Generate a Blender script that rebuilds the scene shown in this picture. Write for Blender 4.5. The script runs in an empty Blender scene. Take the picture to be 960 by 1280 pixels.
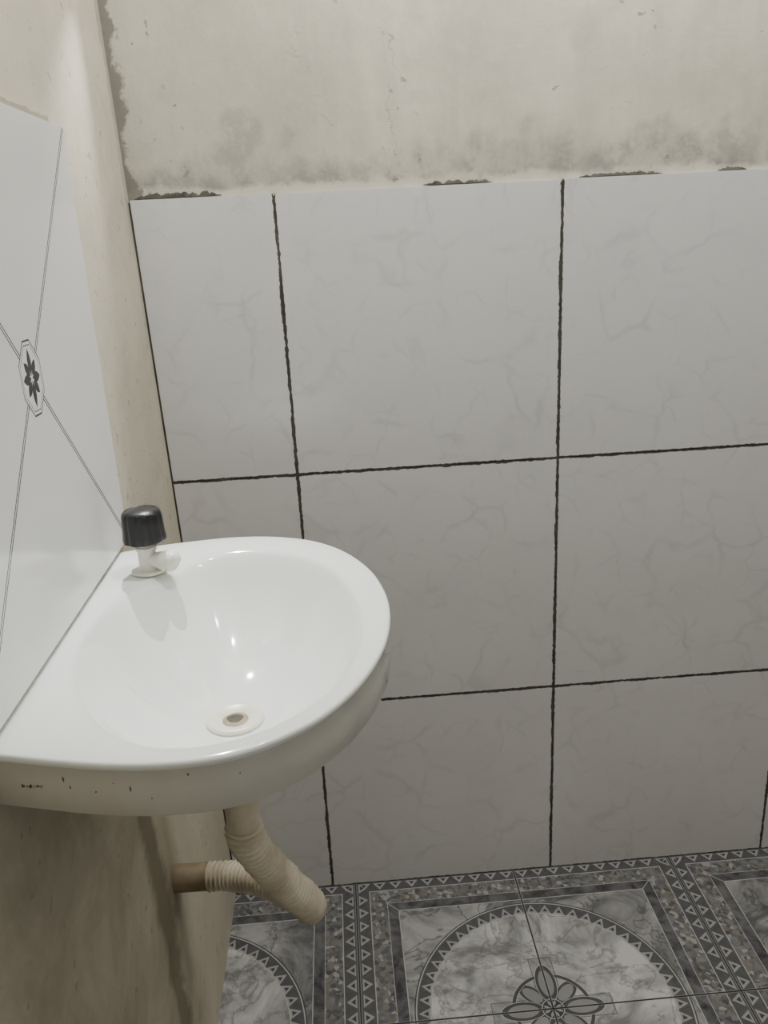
import bpy, bmesh, math, random
from mathutils import Vector, Matrix, noise as mnoise
C = bpy.context.scene.collection
PI = math.pi

# ------------------------------------------------------------------ camera
F = 1030.0
cx_, cy_ = 480.0, 640.0
fw = Vector((.0453, .9465, -.3186)).normalized()
rt = Vector((.9967, -.0643, -.0495)); rt = (rt - fw*rt.dot(fw)).normalized()
dn = fw.cross(rt).normalized()
if dn.z > 0: dn = -dn
CP = Vector((.288, -1.362, 1.257))
cam = bpy.data.objects.new('camera', bpy.data.cameras.new('camera')); C.objects.link(cam)
M = Matrix((( rt.x, -dn.x, -fw.x, CP.x), (rt.y, -dn.y, -fw.y, CP.y), (rt.z, -dn.z, -fw.z, CP.z), (0, 0, 0, 1)))
cam.matrix_world = M
cam.data.sensor_fit = 'VERTICAL'; cam.data.sensor_height = 36; cam.data.lens = 36*F/1280
cam.data.clip_start = .01
bpy.context.scene.camera = cam

def ray(px, py):
    return rt*((px-cx_)/F) + dn*((py-cy_)/F) + fw
def on_z(px, py, z):
    r = ray(px, py); return CP + r*((z-CP.z)/r.z)
def on_y(px, py, y):
    r = ray(px, py); return CP + r*((y-CP.y)/r.y)

# ------------------------------------------------------------------ node helpers
class E:
    nt = None
    def __init__(s, v): s.v = v
    @staticmethod
    def op(o, *a, clamp=False):
        n = E.nt.nodes.new('ShaderNodeMath'); n.operation = o; n.use_clamp = clamp
        for i, x in enumerate(a):
            if isinstance(x, E): x = x.v
            if isinstance(x, (int, float)): n.inputs[i].default_value = x
            else: E.nt.links.new(x, n.inputs[i])
        return E(n.outputs[0])
    def __add__(s, o): return E.op('ADD', s, o)
    def __radd__(s, o): return E.op('ADD', o, s)
    def __sub__(s, o): return E.op('SUBTRACT', s, o)
    def __rsub__(s, o): return E.op('SUBTRACT', o, s)
    def __mul__(s, o): return E.op('MULTIPLY', s, o)
    def __rmul__(s, o): return E.op('MULTIPLY', o, s)
    def __truediv__(s, o): return E.op('DIVIDE', s, o)
    def __lt__(s, o): return E.op('LESS_THAN', s, o)
    def __gt__(s, o): return E.op('GREATER_THAN', s, o)
    def __neg__(s): return E.op('MULTIPLY', s, -1.0)
def ab(a): return E.op('ABSOLUTE', a)
def mn(a, b): return E.op('MINIMUM', a, b)
def mx(a, b): return E.op('MAXIMUM', a, b)
def fr(a): return E.op('FRACT', a)
def sn(a): return E.op('SINE', a)
def sq(a): return E.op('SQRT', a)
def pp(a, s): return E.op('PINGPONG', a, s)
def clamp(a): return E.op('ADD', a, 0.0, clamp=True)
def inr(a, lo, hi): return (a > lo)*(a < hi)
def sstep(a, lo, hi): return E.op('MULTIPLY', (a-lo), 1.0/(hi-lo), clamp=True)
def mix(f, a, b):
    n = E.nt.nodes.new('ShaderNodeMix'); n.data_type = 'RGBA'
    def put(sock, x):
        if isinstance(x, E): x = x.v
        if isinstance(x, (int, float)): sock.default_value = x
        elif isinstance(x, tuple): sock.default_value = (*x, 1)
        else: E.nt.links.new(x, sock)
    put(n.inputs[0], f); put(n.inputs[6], a); put(n.inputs[7], b)
    return n.outputs[2]
def coords():
    t = E.nt.nodes.new('ShaderNodeNewGeometry')
    s = E.nt.nodes.new('ShaderNodeSeparateXYZ'); E.nt.links.new(t.outputs['Position'], s.inputs[0])
    return t.outputs['Position'], E(s.outputs[0]), E(s.outputs[1]), E(s.outputs[2])
def noi(vec, scale, detail=4, rough=.55, dist=0, stretch=None):
    if stretch:
        m = E.nt.nodes.new('ShaderNodeMapping'); m.inputs['Scale'].default_value = stretch
        E.nt.links.new(vec, m.inputs[0]); vec = m.outputs[0]
    n = E.nt.nodes.new('ShaderNodeTexNoise'); n.inputs['Scale'].default_value = scale
    n.inputs['Detail'].default_value = detail; n.inputs['Roughness'].default_value = rough
    n.inputs['Distortion'].default_value = dist
    E.nt.links.new(vec, n.inputs['Vector']); return E(n.outputs[0])
def vor_edge(vec, scale, warp=.08, wscale=6):
    n = E.nt.nodes.new('ShaderNodeTexNoise'); n.inputs['Scale'].default_value = wscale; n.inputs['Detail'].default_value = 3
    E.nt.links.new(vec, n.inputs['Vector'])
    s = E.nt.nodes.new('ShaderNodeVectorMath'); s.operation = 'SCALE'; s.inputs['Scale'].default_value = warp
    E.nt.links.new(n.outputs['Color'], s.inputs[0])
    a = E.nt.nodes.new('ShaderNodeVectorMath'); a.operation = 'ADD'
    E.nt.links.new(vec, a.inputs[0]); E.nt.links.new(s.outputs[0], a.inputs[1])
    v = E.nt.nodes.new('ShaderNodeTexVoronoi'); v.feature = 'DISTANCE_TO_EDGE'; v.inputs['Scale'].default_value = scale
    E.nt.links.new(a.outputs[0], v.inputs['Vector'])
    return E(v.outputs['Distance'])
def mat(name, rough=.5, coat=0):
    m = bpy.data.materials.new(name); m.use_nodes = True
    nt = m.node_tree; E.nt = nt
    b = nt.nodes['Principled BSDF']; b.inputs['Roughness'].default_value = rough
    b.inputs['Coat Weight'].default_value = coat
    if rough >= .9: b.inputs['Specular IOR Level'].default_value = .08
    return m, b
def setc(b, c):
    if isinstance(c, E): c = c.v
    E.nt.links.new(c, b.inputs['Base Color'])
def bump(b, h, strength=.3, dist=.002):
    n = E.nt.nodes.new('ShaderNodeBump'); n.inputs['Strength'].default_value = strength
    n.inputs['Distance'].default_value = dist
    E.nt.links.new(h.v, n.inputs['Height']); E.nt.links.new(n.outputs[0], b.inputs['Normal'])

# ------------------------------------------------------------------ materials
XA, XB, XC = .209, .659, 1.104
ZT = [0.0, .426, .876, 1.326]

def plaster_back():
    m, b = mat('plaster_back', .95)
    P, x, y, z = coords()
    n1 = noi(P, 3.2, 6, .62); n2 = noi(P, 12, 6, .68, .3); n3 = noi(P, 85, 4, .6); n4 = noi(P, 30, 5, .7)
    nv = noi(P, 7, 5, .6, stretch=(2.4, 1, .35)); n6 = noi(P, 9, 3, .5)
    c = mix(sstep(n1, .36, .62), (.60, .565, .47), (.78, .745, .62))
    c = mix(sstep(nv, .50, .68)*.38, c, (.51, .485, .415))
    c = mix(sstep(n2, .53, .69)*.30, c, (.46, .44, .38))
    c = mix(sstep(n4, .60, .70)*.25, c, (.80, .77, .66))
    c = mix((1.0 - sstep(x + (n1-.5)*.3, .08, .34))*.36, c, (.43, .415, .37))  # greyer to the left: plaster tone plus light gradient put into the colour
    hgt = z + (n2-.5)*.12 + (nv-.5)*.12 + (n6-.5)*.10 - sstep(x, .4, 1.1)*.03
    g = (1.0 - sstep(hgt, 1.340, 1.382))*(sstep(n4, .40, .56)*.42 + .32)
    c = mix(clamp(g), c, (.27, .265, .25))
    sm = sstep(n6, .60, .68)*(1.0 - sstep(z, 1.42, 1.50))*sstep(n4, .4, .55)
    c = mix(sm*.42, c, (.28, .27, .25))
    c = mix((1.0 - sstep(z + (n2-.5)*.03 + (n4-.5)*.02, 1.334, 1.341))*.8, c, (.70, .665, .56))
    c = mix((1.0 - sstep(x + .018*(z-.9) + (n2-.5)*.055 + (n4-.5)*.04, .004, .010))*.85, c, (.19, .185, .16))
    cr = ab(x - .397 + (n2-.5)*.09 + (n4-.5)*.02)
    c = mix((cr < .0009)*inr(z, 1.36, 1.54)*(n4 > .44)*.5, c, (.25, .23, .2))
    cr2 = ab(x - .30 + (n2-.5)*.16 + (z-1.45)*.5)
    c = mix((cr2 < .0007)*inr(z, 1.40, 1.56)*(n4 > .50)*.45, c, (.27, .25, .21))
    pn = noi(P, 60, 2, .5); pit = sstep(pn, .68, .71)*sstep(n1, .48, .54)
    c = mix(pit*.6, c, (.26, .24, .2))
    setc(b, c); bump(b, n2*.8 + n3*.3 + n4*.4 - pit*.6, .38, .004)
    return m

def plaster_left():
    m, b = mat('plaster_left', .95)
    P, x, y, z = coords()
    n1 = noi(P, 4, 5, .6); n2 = noi(P, 14, 6, .65, .4); n3 = noi(P, 110, 4, .6); n4 = noi(P, 34, 5, .7)
    ns = noi(P, 6, 6, .65, .5)
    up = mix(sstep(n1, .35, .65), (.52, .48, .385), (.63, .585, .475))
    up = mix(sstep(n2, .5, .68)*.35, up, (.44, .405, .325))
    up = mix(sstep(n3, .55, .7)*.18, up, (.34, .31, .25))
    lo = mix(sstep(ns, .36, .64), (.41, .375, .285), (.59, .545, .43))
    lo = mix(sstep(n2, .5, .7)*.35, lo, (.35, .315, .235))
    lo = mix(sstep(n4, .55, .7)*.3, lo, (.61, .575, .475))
    c = mix(1.0 - sstep(z + (n2-.5)*.08, .80, .90), up, lo)  # tan lower plaster, its darkness partly basin shade put into the colour
    st = (1.0 - sstep(ab(y + .450 + (ns-.5)*.10 + (n2-.5)*.05), .018, .038))*(1.0 - sstep(z, .80, .9))
    c = mix(st*.65, c, (.17, .145, .10))
    dst = sq((y+.39)*(y+.39) + (z-.37)*(z-.37)*.5)
    c = mix((1.0 - sstep(dst + (n2-.5)*.05, .022, .045))*.45, c, (.22, .185, .13))
    pal = sstep(y + (n2-.5)*.05, -.38, -.33)*(1.0 - sstep(z, .8, .9))
    c = mix(pal*.65, c, (.62, .575, .465))
    edge = inr(z + (n2-.5)*.025, 1.380, 1.399)*inr(y, -.85, -.33)
    c = mix(edge*.7, c, (.30, .27, .21))
    edge2 = (1.0 - sstep(ab(y + .332 + (n2-.5)*.02), .0, .006))*inr(z, .89, 1.39)
    c = mix(edge2*.4, c, (.42, .37, .28))
    seam = sstep(y + (n2-.5)*.05 + (n4-.5)*.03, -.016, -.008)*sstep(z, .9, 1.5)
    c = mix(seam*.5, c, (.30, .28, .23))
    pn = noi(P, 55, 2, .5); pit = sstep(pn, .68, .71)
    c = mix(pit*.45, c, (.30, .26, .20))
    setc(b, c); bump(b, n2*.6 + n3*.35 + n4*.3 - pit*.5, .28, .003)
    return m

def plain_plaster(name, col):
    m, b = mat(name, .95)
    P, x, y, z = coords()
    n = noi(P, 6, 5, .6)
    setc(b, mix(n, tuple(k*.9 for k in col), col)); bump(b, noi(P, 60, 4), .3, .003)
    return m

def marble_tile():
    m, b = mat('marble_wall_tile', .16)
    P, x, y, z = coords()
    n1 = noi(P, 2.5, 4, .5); nf = noi(P, 130, 3, .6); nc = noi(P, 9, 4, .6, .8)
    ve = vor_edge(P, 8.0, .12, 7); mask = noi(P, 11, 2, .5)
    ve2 = vor_edge(P, 15.0, .08, 12); mask2 = noi(P, 16, 2, .5)
    vein = (1.0 - sstep(ve, .0, .050))*sstep(mask, .45, .60)
    vein2 = (1.0 - sstep(ve2, .0, .055))*sstep(mask2, .48, .62)
    c = mix(n1, (.695, .692, .687), (.77, .767, .762))
    c = mix(sstep(nc, .5, .7)*.12, c, (.52, .525, .54))
    c = mix(vein*.28, c, (.42, .42, .44)); c = mix(vein2*.22, c, (.42, .42, .44))
    c = mix((1.0 - sstep(z + (n1-.5)*.4, .1, .95))*.24, c, (.57, .53, .46))  # warmer, darker towards the floor: light falloff and bounce mixed into the tile colour
    wob = noi(P, 22, 3, .6); wob2 = noi(P, 45, 3, .6)
    dx = mn(ab(x-XA+(wob-.5)*.004), mn(ab(x-XB+(wob-.5)*.004), ab(x-XC)))
    dz = mn(mn(ab(z-ZT[1]+(wob-.5)*.003), ab(z-ZT[2]+(wob-.5)*.003)), ab(z-ZT[0]))
    thr = -.0004 + wob*.0040 + wob2*.0022 + (nf-.5)*.0050
    g = clamp(E.op('ADD', (dx < thr), (dz < thr)))
    c = mix(g, c, (.075, .07, .06))
    setc(b, c)
    E.nt.links.new((g*.6 + .16).v, b.inputs['Roughness'])
    bump(b, n1*2.0 + wob*.3, .15, .004)
    return m

def grout_mat():
    m, b = mat('dark_grout', .95)
    P, x, y, z = coords()
    n = noi(P, 120, 4); n2 = noi(P, 18, 3)
    setc(b, mix(n*.5 + sstep(n2, .4, .65)*.5, (.035, .033, .03), (.16, .15, .13))); bump(b, n, .6, .003)
    return m

def decor_tile():
    m, b = mat('decorated_white_tile', .13)
    P, x, y, z = coords()
    u = ab(y + .571); v = ab(z - 1.146)
    p = u/.230; q = v/.241
    d = ab(p-q)*.166
    u = u*1.08
    octd = mx(mx(v*(.036/.0355), u*(.036/.030)), (u+v)*(.036/.0450))
    line = inr(d, .0009, .0025)*(octd > .036)
    ol = inr(octd, .0342, .0360) + inr(octd, .0304, .0314)
    def leaf(along, across, s0, s1, w):
        t = clamp((along - s0)/(s1-s0))
        return (across < sn(t*PI)*w)
    l1 = leaf(v, u, .0018, .0280, .0050) + leaf(u, v, .0018, .0235, .0050)
    s = (u+v)*.7071; t = ab(u-v)*.7071
    l2 = leaf(s, t, .0035, .0225, .0048)
    blk = clamp(line + ol + (l1 + l2)*(octd < .0290))
    n1 = noi(P, 2, 3)
    c = mix(n1, (.73, .735, .73), (.77, .775, .775))
    c = mix(blk, c, (.006, .006, .009))
    setc(b, c)
    return m

def ceramic(skirt=False):
    m, b = mat('white_ceramic_apron' if skirt else 'white_ceramic', .09, .2)
    P, x, y, z = coords()
    n = noi(P, 5, 4)
    c = mix(n, (.78, .81, .78), (.82, .845, .82))
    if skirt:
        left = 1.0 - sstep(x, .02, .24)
        c = mix(sstep(noi(P, 12, 4), .35, .6)*.12 + .40 + left*.22, c, (.44, .39, .31))  # beige grime, plus the shade on the apron mixed into its colour
    setc(b, c)
    return m

def simple(name, c1, c2, rough, scale=40, bs=.1, grooves=False):
    m, b = mat(name, rough)
    P, x, y, z = coords()
    n = noi(P, scale, 4)
    c = mix(sstep(n, .35, .65), c1, c2)
    if grooves:
        g = E.nt.nodes.new('ShaderNodeNewGeometry')
        pt = E(g.outputs['Pointiness'])
        c = mix((1.0 - sstep(pt, .44, .50))*.65, c, tuple(k*.34 for k in c1))  # grime and groove shade painted in so the ribs stand out
        c = mix((1.0 - sstep(x, .05, .13))*.35, c, (.40, .32, .20))
    setc(b, c); bump(b, n, bs, .001)
    return m

def floor_mat():
    m, b = mat('decorated_floor_tile', .25)
    P, x, y, z = coords()
    L = .326
    a = pp(x - .255 + L*4, L); bb = pp(-y + .003 + L*4, L)
    u = L - a; v = L - bb
    r = sq(u*u + v*v)
    mm = mn(a, bb); al = mx(a, bb)
    n1 = noi(P, 7, 6, .62, 1.2); n2 = noi(P, 30, 5, .6, .6); nf = noi(P, 200, 3, .6)
    nr = noi(P, 8, 5, .55, 1.4); n5 = noi(P, 60, 4, .7)
    vein = 1.0 - sstep(ab(nr-.5), .0, .025)
    LINE = (.47, .465, .455)
    grey = mix(sstep(n1, .38, .62), (.12, .12, .123), (.40, .395, .39))
    grey = mix(vein*.7, grey, (.07, .068, .07))
    grey = mix(sstep(n5, .55, .7)*.30, grey, (.42, .40, .385))
    pale = mix(sstep(n1, .38, .60), (.22, .22, .22), (.60, .595, .58))
    pale = mix(vein*.6, pale, (.15, .142, .135))
    vo = E.nt.nodes.new('ShaderNodeTexVoronoi'); vo.inputs['Scale'].default_value = 130
    E.nt.links.new(P, vo.inputs['Vector'])
    sp = E.nt.nodes.new('ShaderNodeSeparateColor'); E.nt.links.new(vo.outputs['Color'], sp.inputs[0])
    cr = E(sp.outputs[0]); cg = E(sp.outputs[1])
    gran = mix(cr*.7 + sstep(n5, .35, .65)*.3, (.06, .06, .063), (.25, .247, .245))
    gran = mix((cg > .88)*.7, gran, (.23, .185, .155))
    gran = mix((cg < .12)*.8, gran, (.38, .37, .36))
    darkb = mix(sstep(n2, .35, .65), (.045, .046, .051), (.16, .16, .162))
    c = mix((r < .206), grey, pale)
    base = mix(n5, (.05, .05, .053), (.15, .15, .152))
    light = mix(n2, (.25, .25, .248), (.42, .415, .405))
    wb_ = (n5-.5)*.30
    def tri_band(k, f):
        kk = ab(k-.5)*2.0 + wb_*.4
        c2 = mix((kk < (.80-f*.90)), base, light)
        c2 = mix((kk < (.46-f*.9))*(f > .12), c2, (.06, .06, .065))
        return c2
    th = E.op('ARCTAN2', v, u)
    ringc = tri_band(fr(th*(13/(PI/2))), (r-.2095)/.021)
    c = mix(inr(r, .208, .232), c, ringc)
    c = mix(clamp(inr(r, .2065, .2083) + inr(r, .2310, .2328)), c, LINE)
    c = mix(inr(r, .2335, .2355), c, (.07, .07, .075))
    mnv = mn(u, v); mxv = mx(u, v)
    bar = inr(mnv, .0195, .0210)*inr(mxv, .03, .104) + inr(mxv, .1025, .104)*(mnv < .0210)
    bar2 = (mnv < .0195)*inr(mxv, .03, .1025)
    c = mix(bar2*.45, c, (.18, .18, .185))
    c = mix(bar*.8, c, (.09, .09, .095))
    dk = mix(n1, (.045, .046, .052), (.12, .12, .125))
    core = mix(n1, (.17, .17, .173), (.38, .375, .37))
    e1 = sq(((mxv-.051)/.037)*((mxv-.051)/.037) + (mnv/.0175)*(mnv/.0175))
    s = (u+v)*.7071; t = ab(u-v)*.7071
    e2 = sq(((s-.041)/.028)*((s-.041)/.028) + (t/.0145)*(t/.0145))
    c = mix((e2 < 1.06), c, LINE)
    c = mix((e2 < 1.0), c, dk)
    c = mix((e2 < .70), c, core)
    rr = ab(r - .066)
    c = mix((rr < .0038), c, LINE)
    c = mix((rr < .0030), c, dk)
    c = mix((e1 < 1.05), c, LINE)
    c = mix((e1 < 1.0), c, dk)
    c = mix((e1 < .72), c, core)
    c = mix((mnv < .0014)*inr(mxv, .03, .078), c, dk)
    c = mix((r < .019), c, (.06, .06, .066))
    c = mix(inr(r, .0178, .0192), c, LINE)
    k = fr(th*(2/(PI/2)))
    c = mix((ab(k-.5) < sn(clamp((r-.004)/.013)*PI)*.25)*inr(r, .004, .017), c, (.34, .34, .335))
    # frame
    fr_c = gran
    fr_c = mix(inr(mm, .062, .082), fr_c, darkb)
    fr_c = mix(clamp(inr(mm, .0608, .0622)*.7 + inr(mm, .0819, .0835)), fr_c, LINE)
    diag = (ab(a-bb) < .0013)*(mm > .058)
    fr_c = mix(diag, fr_c, (.36, .36, .355))
    bandc = tri_band(fr(al*(10/L)), (mm-.006)/.020)
    fr_c = mix((mm < .027), fr_c, bandc)
    fr_c = mix(inr(mm, .0268, .0284), fr_c, LINE)
    fr_c = mix((mm < .0055), fr_c, (.11, .11, .115))
    c = mix((mm < .0835), c, fr_c)
    j = mn(mn(a, L-a), mn(bb, L-bb))
    g = (j < .0014)
    c = mix(inr(j, .0014, .0024)*.5, c, LINE)
    c = mix(g, c, (.02, .02, .02))
    setc(b, c)
    E.nt.links.new((g*.6 + nf*.15 + .16).v, b.inputs['Roughness'])
    bump(b, g*-1.0, .4, .002)
    return m

MB_, ML_ = plaster_back(), plaster_left()
MT, MG, MD, MC, MF = marble_tile(), grout_mat(), decor_tile(), ceramic(), floor_mat()
MCS = ceramic(True)
MW = plain_plaster('plaster_plain', (.43, .427, .415))
MBLK = simple('black_plastic', (.006, .006, .008), (.010, .010, .012), .30, 60, .05)
MWP = simple('white_plastic', (.76, .73, .63), (.82, .80, .71), .4, 30, .05)
MCR = simple('aged_cream_plastic', (.62, .55, .42), (.78, .72, .58), .45, 30, .15)
MCG = simple('ribbed_cream_plastic', (.62, .55, .42), (.78, .72, .58), .45, 30, .15, grooves=True)
MBR = simple('brown_stained_pipe', (.20, .15, .09), (.32, .25, .16), .55, 30, .2)
MFL = simple('drain_plastic', (.75, .72, .60), (.79, .76, .65), .3, 30, .05)
MHO = simple('drain_hole_olive', (.20, .17, .10), (.31, .27, .17), .5, 90, .2)
MST = simple('stamp_brown', (.14, .06, .04), (.22, .10, .07), .5)

# ------------------------------------------------------------------ mesh helpers
def finish(name, bm, m, parent=None, loc=None, smooth=True, ang=38):
    bmesh.ops.recalc_face_normals(bm, faces=bm.faces)
    if smooth:
        for f in bm.faces: f.smooth = True
        for e in bm.edges:
            if len(e.link_faces) == 2 and e.calc_face_angle(0) > math.radians(ang): e.smooth = False
    me = bpy.data.meshes.new(name)
    if parent is not None:
        bmesh.ops.translate(bm, verts=bm.verts, vec=-Vector(parent.location))
    bm.to_mesh(me); bm.free(); me.materials.append(m)
    o = bpy.data.objects.new(name, me); C.objects.link(o)
    if parent is not None: o.parent = parent
    return o
def thing(name, label, cat, loc):
    o = bpy.data.objects.new(name, None); C.objects.link(o); o.location = loc
    o.empty_display_size = .05; o['label'] = label; o['category'] = cat; return o
def box(bm, lo, hi, bev=0):
    r = bmesh.ops.create_cube(bm, size=1)
    vs = r['verts']
    for v in vs:
        v.co = Vector([lo[i] + (v.co[i]+.5)*(hi[i]-lo[i]) for i in range(3)])
    if bev:
        es = list({e for v in vs for e in v.link_edges})
        bmesh.ops.bevel(bm, geom=es, offset=bev, segments=2, affect='EDGES')
def loft(bm, rings, close0=True, close1=True, mats=None):
    R = [[bm.verts.new(p) for p in r] for r in rings]
    n = len(R[0])
    for i in range(len(R)-1):
        for j in range(n):
            k = (j+1) % n
            f = bm.faces.new((R[i][j], R[i][k], R[i+1][k], R[i+1][j]))
            if mats: f.material_index = mats(i)
    if close0: bm.faces.new(R[0])
    if close1: bm.faces.new(R[-1])
def lathe(bm, prof, c, n=48, mod=None, close0=True, close1=True):
    rings = []
    for (r, z) in prof:
        ring = []
        for j in range(n):
            t = 2*PI*j/n; rr = r*(mod(t, z) if mod else 1)
            ring.append(Vector((c[0]+rr*math.cos(t), c[1]+rr*math.sin(t), c[2]+z)))
        rings.append(ring)
    loft(bm, rings, close0, close1)
def catmull(P, n=16, closed=False):
    out = []
    m = len(P)
    for i in range(m-1):
        p0 = P[max(i-1, 0)]; p1 = P[i]; p2 = P[i+1]; p3 = P[min(i+2, m-1)]
        for k in range(n):
            t = k/n
            out.append(.5*((2*p1) + (p2-p0)*t + (2*p0-5*p1+4*p2-p3)*t*t + (3*p1-p0-3*p2+p3)*t**3))
    out.append(P[-1].copy()); return out
def tube(bm, path, rad, n=28):
    rings = []; s = 0
    T = (path[1]-path[0]).normalized()
    N = T.orthogonal().normalized()
    for i, p in enumerate(path):
        if i > 0: s += (p-path[i-1]).length
        T2 = (path[min(i+1, len(path)-1)] - path[max(i-1, 0)]).normalized()
        N = (N - T2*N.dot(T2)).normalized(); B = T2.cross(N)
        ring = []
        for j in range(n):
            a = 2*PI*j/n
            r = rad(s, a)
            ring.append(p + (N*math.cos(a) + B*math.sin(a))*r)
        rings.append(ring)
    loft(bm, rings)
def resample(path, step):
    out = [path[0].copy()]; acc = 0
    for i in range(1, len(path)):
        a, b2 = path[i-1], path[i]; d = (b2-a).length
        if d == 0: continue
        t = step - acc
        while t <= d:
            out.append(a + (b2-a)*(t/d)); t += step
        acc = d - (t - step)
    return out

# ------------------------------------------------------------------ setting
def struct(name, lo, hi, m, shear=0):
    bm = bmesh.new(); box(bm, lo, hi)
    if shear:
        for v in bm.verts:
            if v.co.x > lo[0]+.001: v.co.x -= shear*(v.co.z-.9)
    o = finish(name, bm, m, smooth=False); o['kind'] = 'structure'; return o
XR, YF, ZC = 1.55, -1.95, 2.5
SH = .018
struct('floor', (-.1, YF-.1, -.1), (XR+.1, .1, 0), MF)
struct('ceiling', (-.1, YF-.1, ZC), (XR+.1, .1, ZC+.1), MW)
wb = struct('wall_back', (-.1, .008, 0), (XR+.1, .1, ZC), MB_)
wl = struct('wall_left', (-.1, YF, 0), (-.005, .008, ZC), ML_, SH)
struct('wall_right', (XR, YF, 0), (XR+.1, .008, ZC), MW)
struct('wall_front', (-.1, YF-.1, 0), (XR+.1, YF, ZC), MW)

bm = bmesh.new()
cols = [(-.003, XA), (XA, XB), (XB, XC), (XC, XR)]
random.seed(4)
for ci, (x0, x1) in enumerate(cols):
    for ri in range(3):
        g = .0013
        top = ZT[ri+1] - (g if ri < 2 else 0) + (random.uniform(-.0015, .001) if ri == 2 else 0)
        box(bm, (x0+g, 0, ZT[ri]+(g if ri else 0.0)), (x1-g, .0079, top), .0006)
        if ci == 0:
            for v in bm.verts:
                if v.co.x < x0+.01: v.co.x = x0+g - SH*(v.co.z-.9)*1.0 + (v.co.x-x0-g if abs(v.co.x-x0-g) < .0007 else 0)
o = finish('wall_tiles', bm, MT, wb, ang=20)
bm = bmesh.new(); box(bm, (-.012, .0012, 0), (XR, .0079, 1.322))
finish('wall_grout', bm, MG, wb, smooth=False)
for (xa, xb, yy, hh) in ((166, 276, 243, .009), (530, 616, 229, .006), (726, 830, 219, .0065), (900, 936, 212, .006)):
    bm = bmesh.new()
    A = on_y(xa, yy, 0).x; B = on_y(xb, yy, 0).x
    n = int((B-A)/.002)
    rings = []
    for i in range(n+1):
        x = A + (B-A)*i/n; k = min(1, 6*i/n, 6*(n-i)/n) + .08
        h = hh*k*(.65 + .8*mnoise.noise(Vector((x*90, yy, 0))) + .4*mnoise.noise(Vector((x*300, yy, 0)))); d = .006*k*(.8+.5*mnoise.noise(Vector((x*110, 3, yy))))
        z0 = 1.3265 + .001*mnoise.noise(Vector((x*40, 9, 0)))
        h = max(h, .001); d = max(d, .0015)
        rings.append([Vector((x, .0079, z0)), Vector((x, .0079-d, z0)), Vector((x, .0079-d*.8, z0+h*.7)), Vector((x, .0079, z0+h))])
    loft(bm, rings)
    finish('mortar_residue', bm, MG, wb, ang=60)

# decorated tile above the basin, part of the left wall
bm = bmesh.new(); box(bm, (-.018, -.799, .900), (.003, -.339, 1.387), .0008)
finish('decorated_tile', bm, MD, wl, ang=20)

# ------------------------------------------------------------------ basin
H = .895; CX, CY = .160, -.608; D = .108; RD = .024
outer_px = [(172, 686), (200, 681), (240, 676), (290, 671), (340, 670), (390, 675), (430, 688), (462, 710), (481, 737), (488, 765),
            (484, 797), (468, 830), (440, 864), (400, 896), (350, 922), (300, 940), (250, 950), (190, 955), (130, 955), (70, 951), (10, 945)]
inner_px = [(97, 850), (101, 812), (128, 772), (165, 742), (205, 724), (248, 702), (300, 693), (360, 695), (408, 712), (438, 745), (448, 790),
            (440, 826), (414, 862), (370, 893), (320, 917), (260, 932), (195, 935), (145, 917), (112, 886), (97, 850)]
op = [on_z(a, b2, H) for a, b2 in outer_px]
XW = -.0050
def ext(pa, pb):
    return Vector((XW, pb.y + (pb.y-pa.y)/(pb.x-pa.x)*(XW-pb.x), H))
k0 = ext(op[1], op[0]); k1 = ext(op[-2], op[-1])
outline = [k0] + catmull(op, 12) + [k1, k0]
ip = [on_z(a, b2, H-.004) for a, b2 in inner_px]
inl = catmull(ip, 10)
def hit(poly, t):
    d = Vector((math.cos(t), math.sin(t))); best = None
    for i in range(len(poly)-1):
        a = poly[i].xy - Vector((CX, CY)); e = poly[i+1].xy - poly[i].xy
        den = d.x*e.y - d.y*e.x
        if abs(den) < 1e-12: continue
        rr = (a.x*e.y - a.y*e.x)/den; s = (a.x*d.y - a.y*d.x)/den
        if rr > 0 and -1e-6 <= s <= 1+1e-6 and (best is None or rr > best): best = rr
    return best if best else .1
NA = 240
angs = [2*PI*i/NA - PI for i in range(NA)]
for kk in (k0, k1):
    t = math.atan2(kk.y-CY, kk.x-CX)
    i = min(range(NA), key=lambda q: abs(angs[q]-t)); angs[i] = t
Ro = [hit(outline, t+1e-9) for t in angs]; Ri = [hit(inl, t) for t in angs]
for _ in range(3):
    Ri = [(Ri[i-2]+Ri[i-1]*2+Ri[i]*3+Ri[(i+1) % NA]*2+Ri[(i+2) % NA])/9 for i in range(NA)]
Ri = [min(Ri[i], Ro[i]-.012) for i in range(NA)]
def ring(fr_, z):
    return [Vector((CX+math.cos(t)*fr_(i), CY+math.sin(t)*fr_(i), z(i) if callable(z) else z)) for i, t in enumerate(angs)]
w = [Ro[i]-Ri[i] for i in range(NA)]
EXPO = [2.3 - .75*math.exp(-((t-2.25)/.55)**2) for t in angs]   # gentler slope below the tap
basin = thing('wash_basin', 'white ceramic wash basin with rounded front, hung on the left wall under the decorated tile', 'wash basin', (0, -.6, H-.045))
bm = bmesh.new(); rings = []
SK = .048
BN = 16
def bowl_z(rho, i):   # smooth dish: rounded lip, even curve, no flat floor
    e = 1-rho
    return (1-rho**EXPO[i])*(1-math.exp(-e/.05)*.30)/(1-math.exp(-1/.05)*.30)
for q in range(BN+1):
    rho = q/BN
    rings.append(ring(lambda i, rho=rho: (RD+.004) + (Ri[i]+.001-RD)*rho, lambda i, rho=rho: H-.011-(D-.003)*bowl_z(rho, i)-.004))
rings.append(ring(lambda i: Ro[i]-min(.010, .3*w[i]), H-.016))
rings.append(ring(lambda i: Ro[i]-min(.010, .3*w[i]), H-SK+.004))
rings.append(ring(lambda i: Ro[i]-.0065, H-SK))
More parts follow.
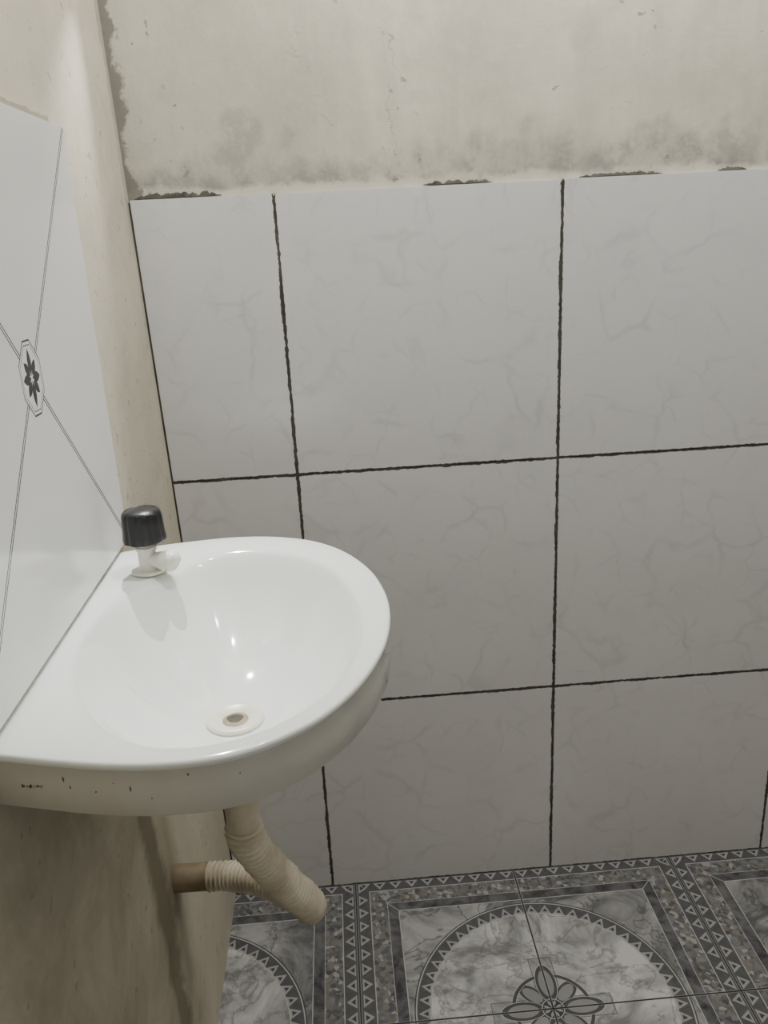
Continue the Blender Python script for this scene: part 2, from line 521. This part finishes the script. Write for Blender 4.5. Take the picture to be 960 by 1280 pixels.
rings.append(ring(lambda i: Ro[i]-.0022, H-SK))
rings.append(ring(lambda i: Ro[i]-.0016, H-SK+.0008))
rings.append(ring(lambda i: Ro[i]-.0014, H-.024))
rings.append(ring(lambda i: Ro[i]-.0012, H-.0065))
rings.append(ring(lambda i: Ro[i]-.0004, H-.0050))
rings.append(ring(lambda i: Ro[i], H-.0032))
rings.append(ring(lambda i: Ro[i]-.0007, H-.0013))
rings.append(ring(lambda i: Ro[i]-.0020, H-.0003))
rings.append(ring(lambda i: Ro[i]-.0034, H))
rings.append(ring(lambda i: Ro[i]-.35*w[i]-.002, H))
rings.append(ring(lambda i: Ri[i]+.45*w[i], H-.0004))
rings.append(ring(lambda i: Ri[i]+.22*w[i], H-.0010))
rings.append(ring(lambda i: Ri[i]+.07*w[i], H-.0025))
rings.append(ring(lambda i: Ri[i], H-.006))
NB = 40
for q in range(1, NB+1):
    rho = (1-q/NB)
    rings.append(ring(lambda i, rho=rho: RD + (Ri[i]-RD)*rho, lambda i, rho=rho: H-.006-(D-.006)*bowl_z(rho, i)))
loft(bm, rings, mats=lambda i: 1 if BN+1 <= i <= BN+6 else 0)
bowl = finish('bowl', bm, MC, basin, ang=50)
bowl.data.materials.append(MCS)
bm = bmesh.new()
zc = H-D
FX, FY = on_z(294, 896, zc+.004).xy
lathe(bm, [(.0295, -.0015), (.0300, .0022), (.0285, .0040), (.0260, .0046), (.0225, .0043), (.0180, .0022), (.0145, .0014), (.0132, .0004)], (FX, FY, zc), 56, close0=False, close1=False)
dfl = finish('drain_flange', bm, MFL, basin)
bm = bmesh.new()
lathe(bm, [(.0134, .0006), (.0120, .0008)], (FX, FY, zc), 40)
hole = finish('drain_hole', bm, MHO, basin)
hole.parent = dfl
bm = bmesh.new()
ringp = []
for rr, zz in ((.0085, .0007), (.0081, .0012), (.003, .0013)):
    ringp.append([Vector((FX-.0008+math.cos(2*PI*j/32)*rr*(1+.12*math.sin(3*2*PI*j/32)), FY+.0022+math.sin(2*PI*j/32)*rr*.9, zc+zz)) for j in range(32)])
loft(bm, ringp)
gr = finish('drain_opening', bm, simple('opening_dark', (.03, .025, .015), (.09, .075, .05), .7), basin)
gr.parent = dfl
def out_pt(px, py):
    r = ray(px, py); t = .3
    while t < 1.5:
        p = CP + r*t
        if p.z < H and p.z > H-.06:
            a = math.atan2(p.y-CY, p.x-CX)
            i = min(range(NA), key=lambda q: abs(angs[q]-a))
            if (p.xy-Vector((CX, CY))).length < Ro[i]-.0014:
                i2 = (i+3) % NA; i1 = i-3
                q1 = Vector((math.cos(angs[i1])*Ro[i1], math.sin(angs[i1])*Ro[i1])); q2 = Vector((math.cos(angs[i2])*Ro[i2], math.sin(angs[i2])*Ro[i2]))
                tt = (q2-q1).normalized()
                return p, Vector((tt.y, -tt.x, 0))
        t += .00025
    return None, None
def marks_mesh(name, marks):
    bm = bmesh.new()
    for (px, py, sx, sz) in marks:
        p, nrm = out_pt(px, py)
        if p is None: continue
        tx = Vector((-nrm.y, nrm.x, 0))
        for vtx in bmesh.ops.create_icosphere(bm, subdivisions=1, radius=1)['verts']:
            q = vtx.co.copy(); vtx.co = p + tx*(q.x*sx) + Vector((0, 0, q.z*sz)) + nrm*(q.y*.0009)
    finish(name, bm, MST, basin)
mk = []
xx = 28
for h_, bar_ in ((2.6, 0), (1.6, 1), (1.7, 1), (1.6, 1), (1.6, 0), (1.6, 1)):
    mk += [(xx, 983-h_*.3, .00050, .0007*h_), (xx+2.2, 983, .00045, .0010)]
    if bar_: mk += [(xx+1, 981.6, .0009, .0004), (xx+1, 984.7, .0009, .0004)]
    xx += 4.6
marks_mesh('maker_stamp', mk)
for mk in [(79, 974, .0010, .0030), (88, 984, .0007, .0022), (163, 986, .0008, .0030), (235, 968, .0009, .0014), (120, 990, .0006, .0009),
           (142, 979, .0006, .0007), (300, 966, .0006, .0008), (190, 998, .0006, .0008)]:
    marks_mesh('rust_speck', [mk])

# ------------------------------------------------------------------ tap
TX, TY = on_z(187, 713, H).xy
tap = thing('tap', 'white plastic tap with black fluted knob standing on the basin rim', 'tap', (TX, TY, H))
bm = bmesh.new()
lathe(bm, [(.0205, 0.0002), (.0205, .0022), (.0195, .0034), (.0125, .0044), (.0106, .007), (.0106, .026), (.0126, .0272), (.0126, .031), (.0104, .0325), (.0095, .044)], (TX, TY, H), 40)
finish('tap_body', bm, MWP, tap)
bm = bmesh.new()
dv = Vector((.90, -.43, 0))
B0 = Vector((TX, TY, H+.0150))
sp = catmull([B0, B0+dv*.012, B0+dv*.026, B0+dv*.034, B0+dv*.0390+Vector((0, 0, -.001)), B0+dv*.0410+Vector((0, 0, -.0018))], 10)
tl = .0415
tube(bm, sp, lambda s, a: (.0086 + .0034*max(0, min(1, (s-.010)/.014)))*(1 if s < tl-.006 else math.sqrt(max(.25, 1-((s-tl+.006)/.0068)**2))), 28)
finish('spout', bm, MWP, tap)
bm = bmesh.new()
def flute(t, z):
    return 1 - .045*(0.5-0.5*math.cos(10*t))**3*(1 if z < .071 else .2)
lathe(bm, [(.0170, .0385), (.0236, .0380), (.0250, .0392), (.0250, .0430), (.0242, .049), (.0238, .058), (.0234, .066), (.0228, .0705), (.0212, .0738), (.0188, .0754), (.0178, .0746), (.0168, .0752), (.006, .0766), (.0015, .0768)], (TX, TY, H), 144, flute)
finish('knob', bm, MBLK, tap)

# ------------------------------------------------------------------ drain pipe
pipe = thing('drain_hose', 'cream corrugated drain hose looping from under the basin into the left wall', 'drain pipe', (.1, -.5, .40))
bm = bmesh.new()
Pa = Vector((FX, FY, H-D-.0125))
Pb = on_y(304, 1030, FY)
lathe(bm, [(.026, 0), (.026, -.012), (.0205, -.014)], (Pa.x, Pa.y, Pa.z), 36)
tube(bm, catmull([Pa, Pa*.5+Pb*.5, Pb], 8), lambda s, a: .0180, 32)
finish('outlet_pipe', bm, MCR, pipe)
WS = Vector((.0035, -.380, .389))
bm = bmesh.new()
tube(bm, [WS, WS+Vector((.01, 0, 0)), WS+Vector((.048, -.001, 0))], lambda s, a: .0195, 32)
finish('wall_pipe', bm, MBR, pipe)
bm = bmesh.new()
pts = [Pb+Vector((0, 0, .004)), on_y(309, 1048, FY+.003), on_y(330, 1076, FY+.018), on_y(356, 1103, FY+.038), on_y(379, 1123, FY+.065),
       Vector((.206, -.500, .432)), Vector((.180, -.455, .412)), Vector((.130, -.412, .402)), Vector((.085, -.389, .393)), WS+Vector((.042, -.001, 0))]
path = resample(catmull(pts, 24), .0007)
tot = .0007*len(path)
def hr(s, a):
    e = min(s, tot-s)
    c = max(0, min(1, (e-.002)/.006))
    back = max(0, min(1, (s-.19)/.02))
    wv = mnoise.noise(Vector((s*30, 0, 0)))
    rnd = mnoise.noise(Vector((s*45, math.cos(a)*1.3, math.sin(a)*1.3)))
    fine = mnoise.noise(Vector((s*160, math.cos(a)*3, math.sin(a)*3)))
    ph = 2*PI*s/.0076 + (1-.8*back)*(1.6*wv + .8*math.sin(a+s*30) + 1.2*rnd)
    amp = .0042*(1 + (.6-.3*back)*rnd)
    v = 1 - 2*abs(math.sin(ph/2))**.8
    return .0186 + amp*c*v*.8 + .0008*wv*(1-back) + .0006*fine*c
tube(bm, path, hr, 48)
finish('corrugated_hose', bm, MCG, pipe, ang=170)

# ------------------------------------------------------------------ light
def lamp(loc, power, rad, col):
    l = bpy.data.lights.new('bulb', 'POINT'); l.energy = power; l.shadow_soft_size = rad; l.color = col
    o = bpy.data.objects.new('bulb', l); C.objects.link(o); o.location = loc; return o
lamp((.45, -.38, 2.30), 28, .035, (1, .995, .978))
lamp((1.00, -.36, 2.28), 12, .035, (1, .995, .978))
sl = bpy.data.lights.new('tap_shadow_spot', 'SPOT'); sl.energy = 44; sl.shadow_soft_size = .004; sl.color = (1, .995, .98)  # added unseen spot that throws the tap's shadow into the bowl
sl.spot_size = math.radians(40); sl.spot_blend = .9; sl.specular_factor = .1
so = bpy.data.objects.new('tap_shadow_spot', sl); C.objects.link(so); so.location = (.035, -.03, 1.72)
so.rotation_euler = (Vector((.12, -.54, .86)) - so.location).to_track_quat('-Z', 'Y').to_euler()
al = bpy.data.lights.new('front_fill', 'AREA'); al.energy = 3.5; al.size = 1.2; al.color = (1, .995, .975); al.shape = 'SQUARE'  # added soft fill from the camera side, no doorway there
ao = bpy.data.objects.new('front_fill', al); C.objects.link(ao); ao.location = (.8, -1.85, 1.95)
ao.rotation_euler = (math.radians(78), 0, 0)
wd = bpy.data.worlds.new('world'); bpy.context.scene.world = wd; wd.use_nodes = True
wd.node_tree.nodes['Background'].inputs[0].default_value = (.8, .82, .85, 1)
wd.node_tree.nodes['Background'].inputs[1].default_value = .3
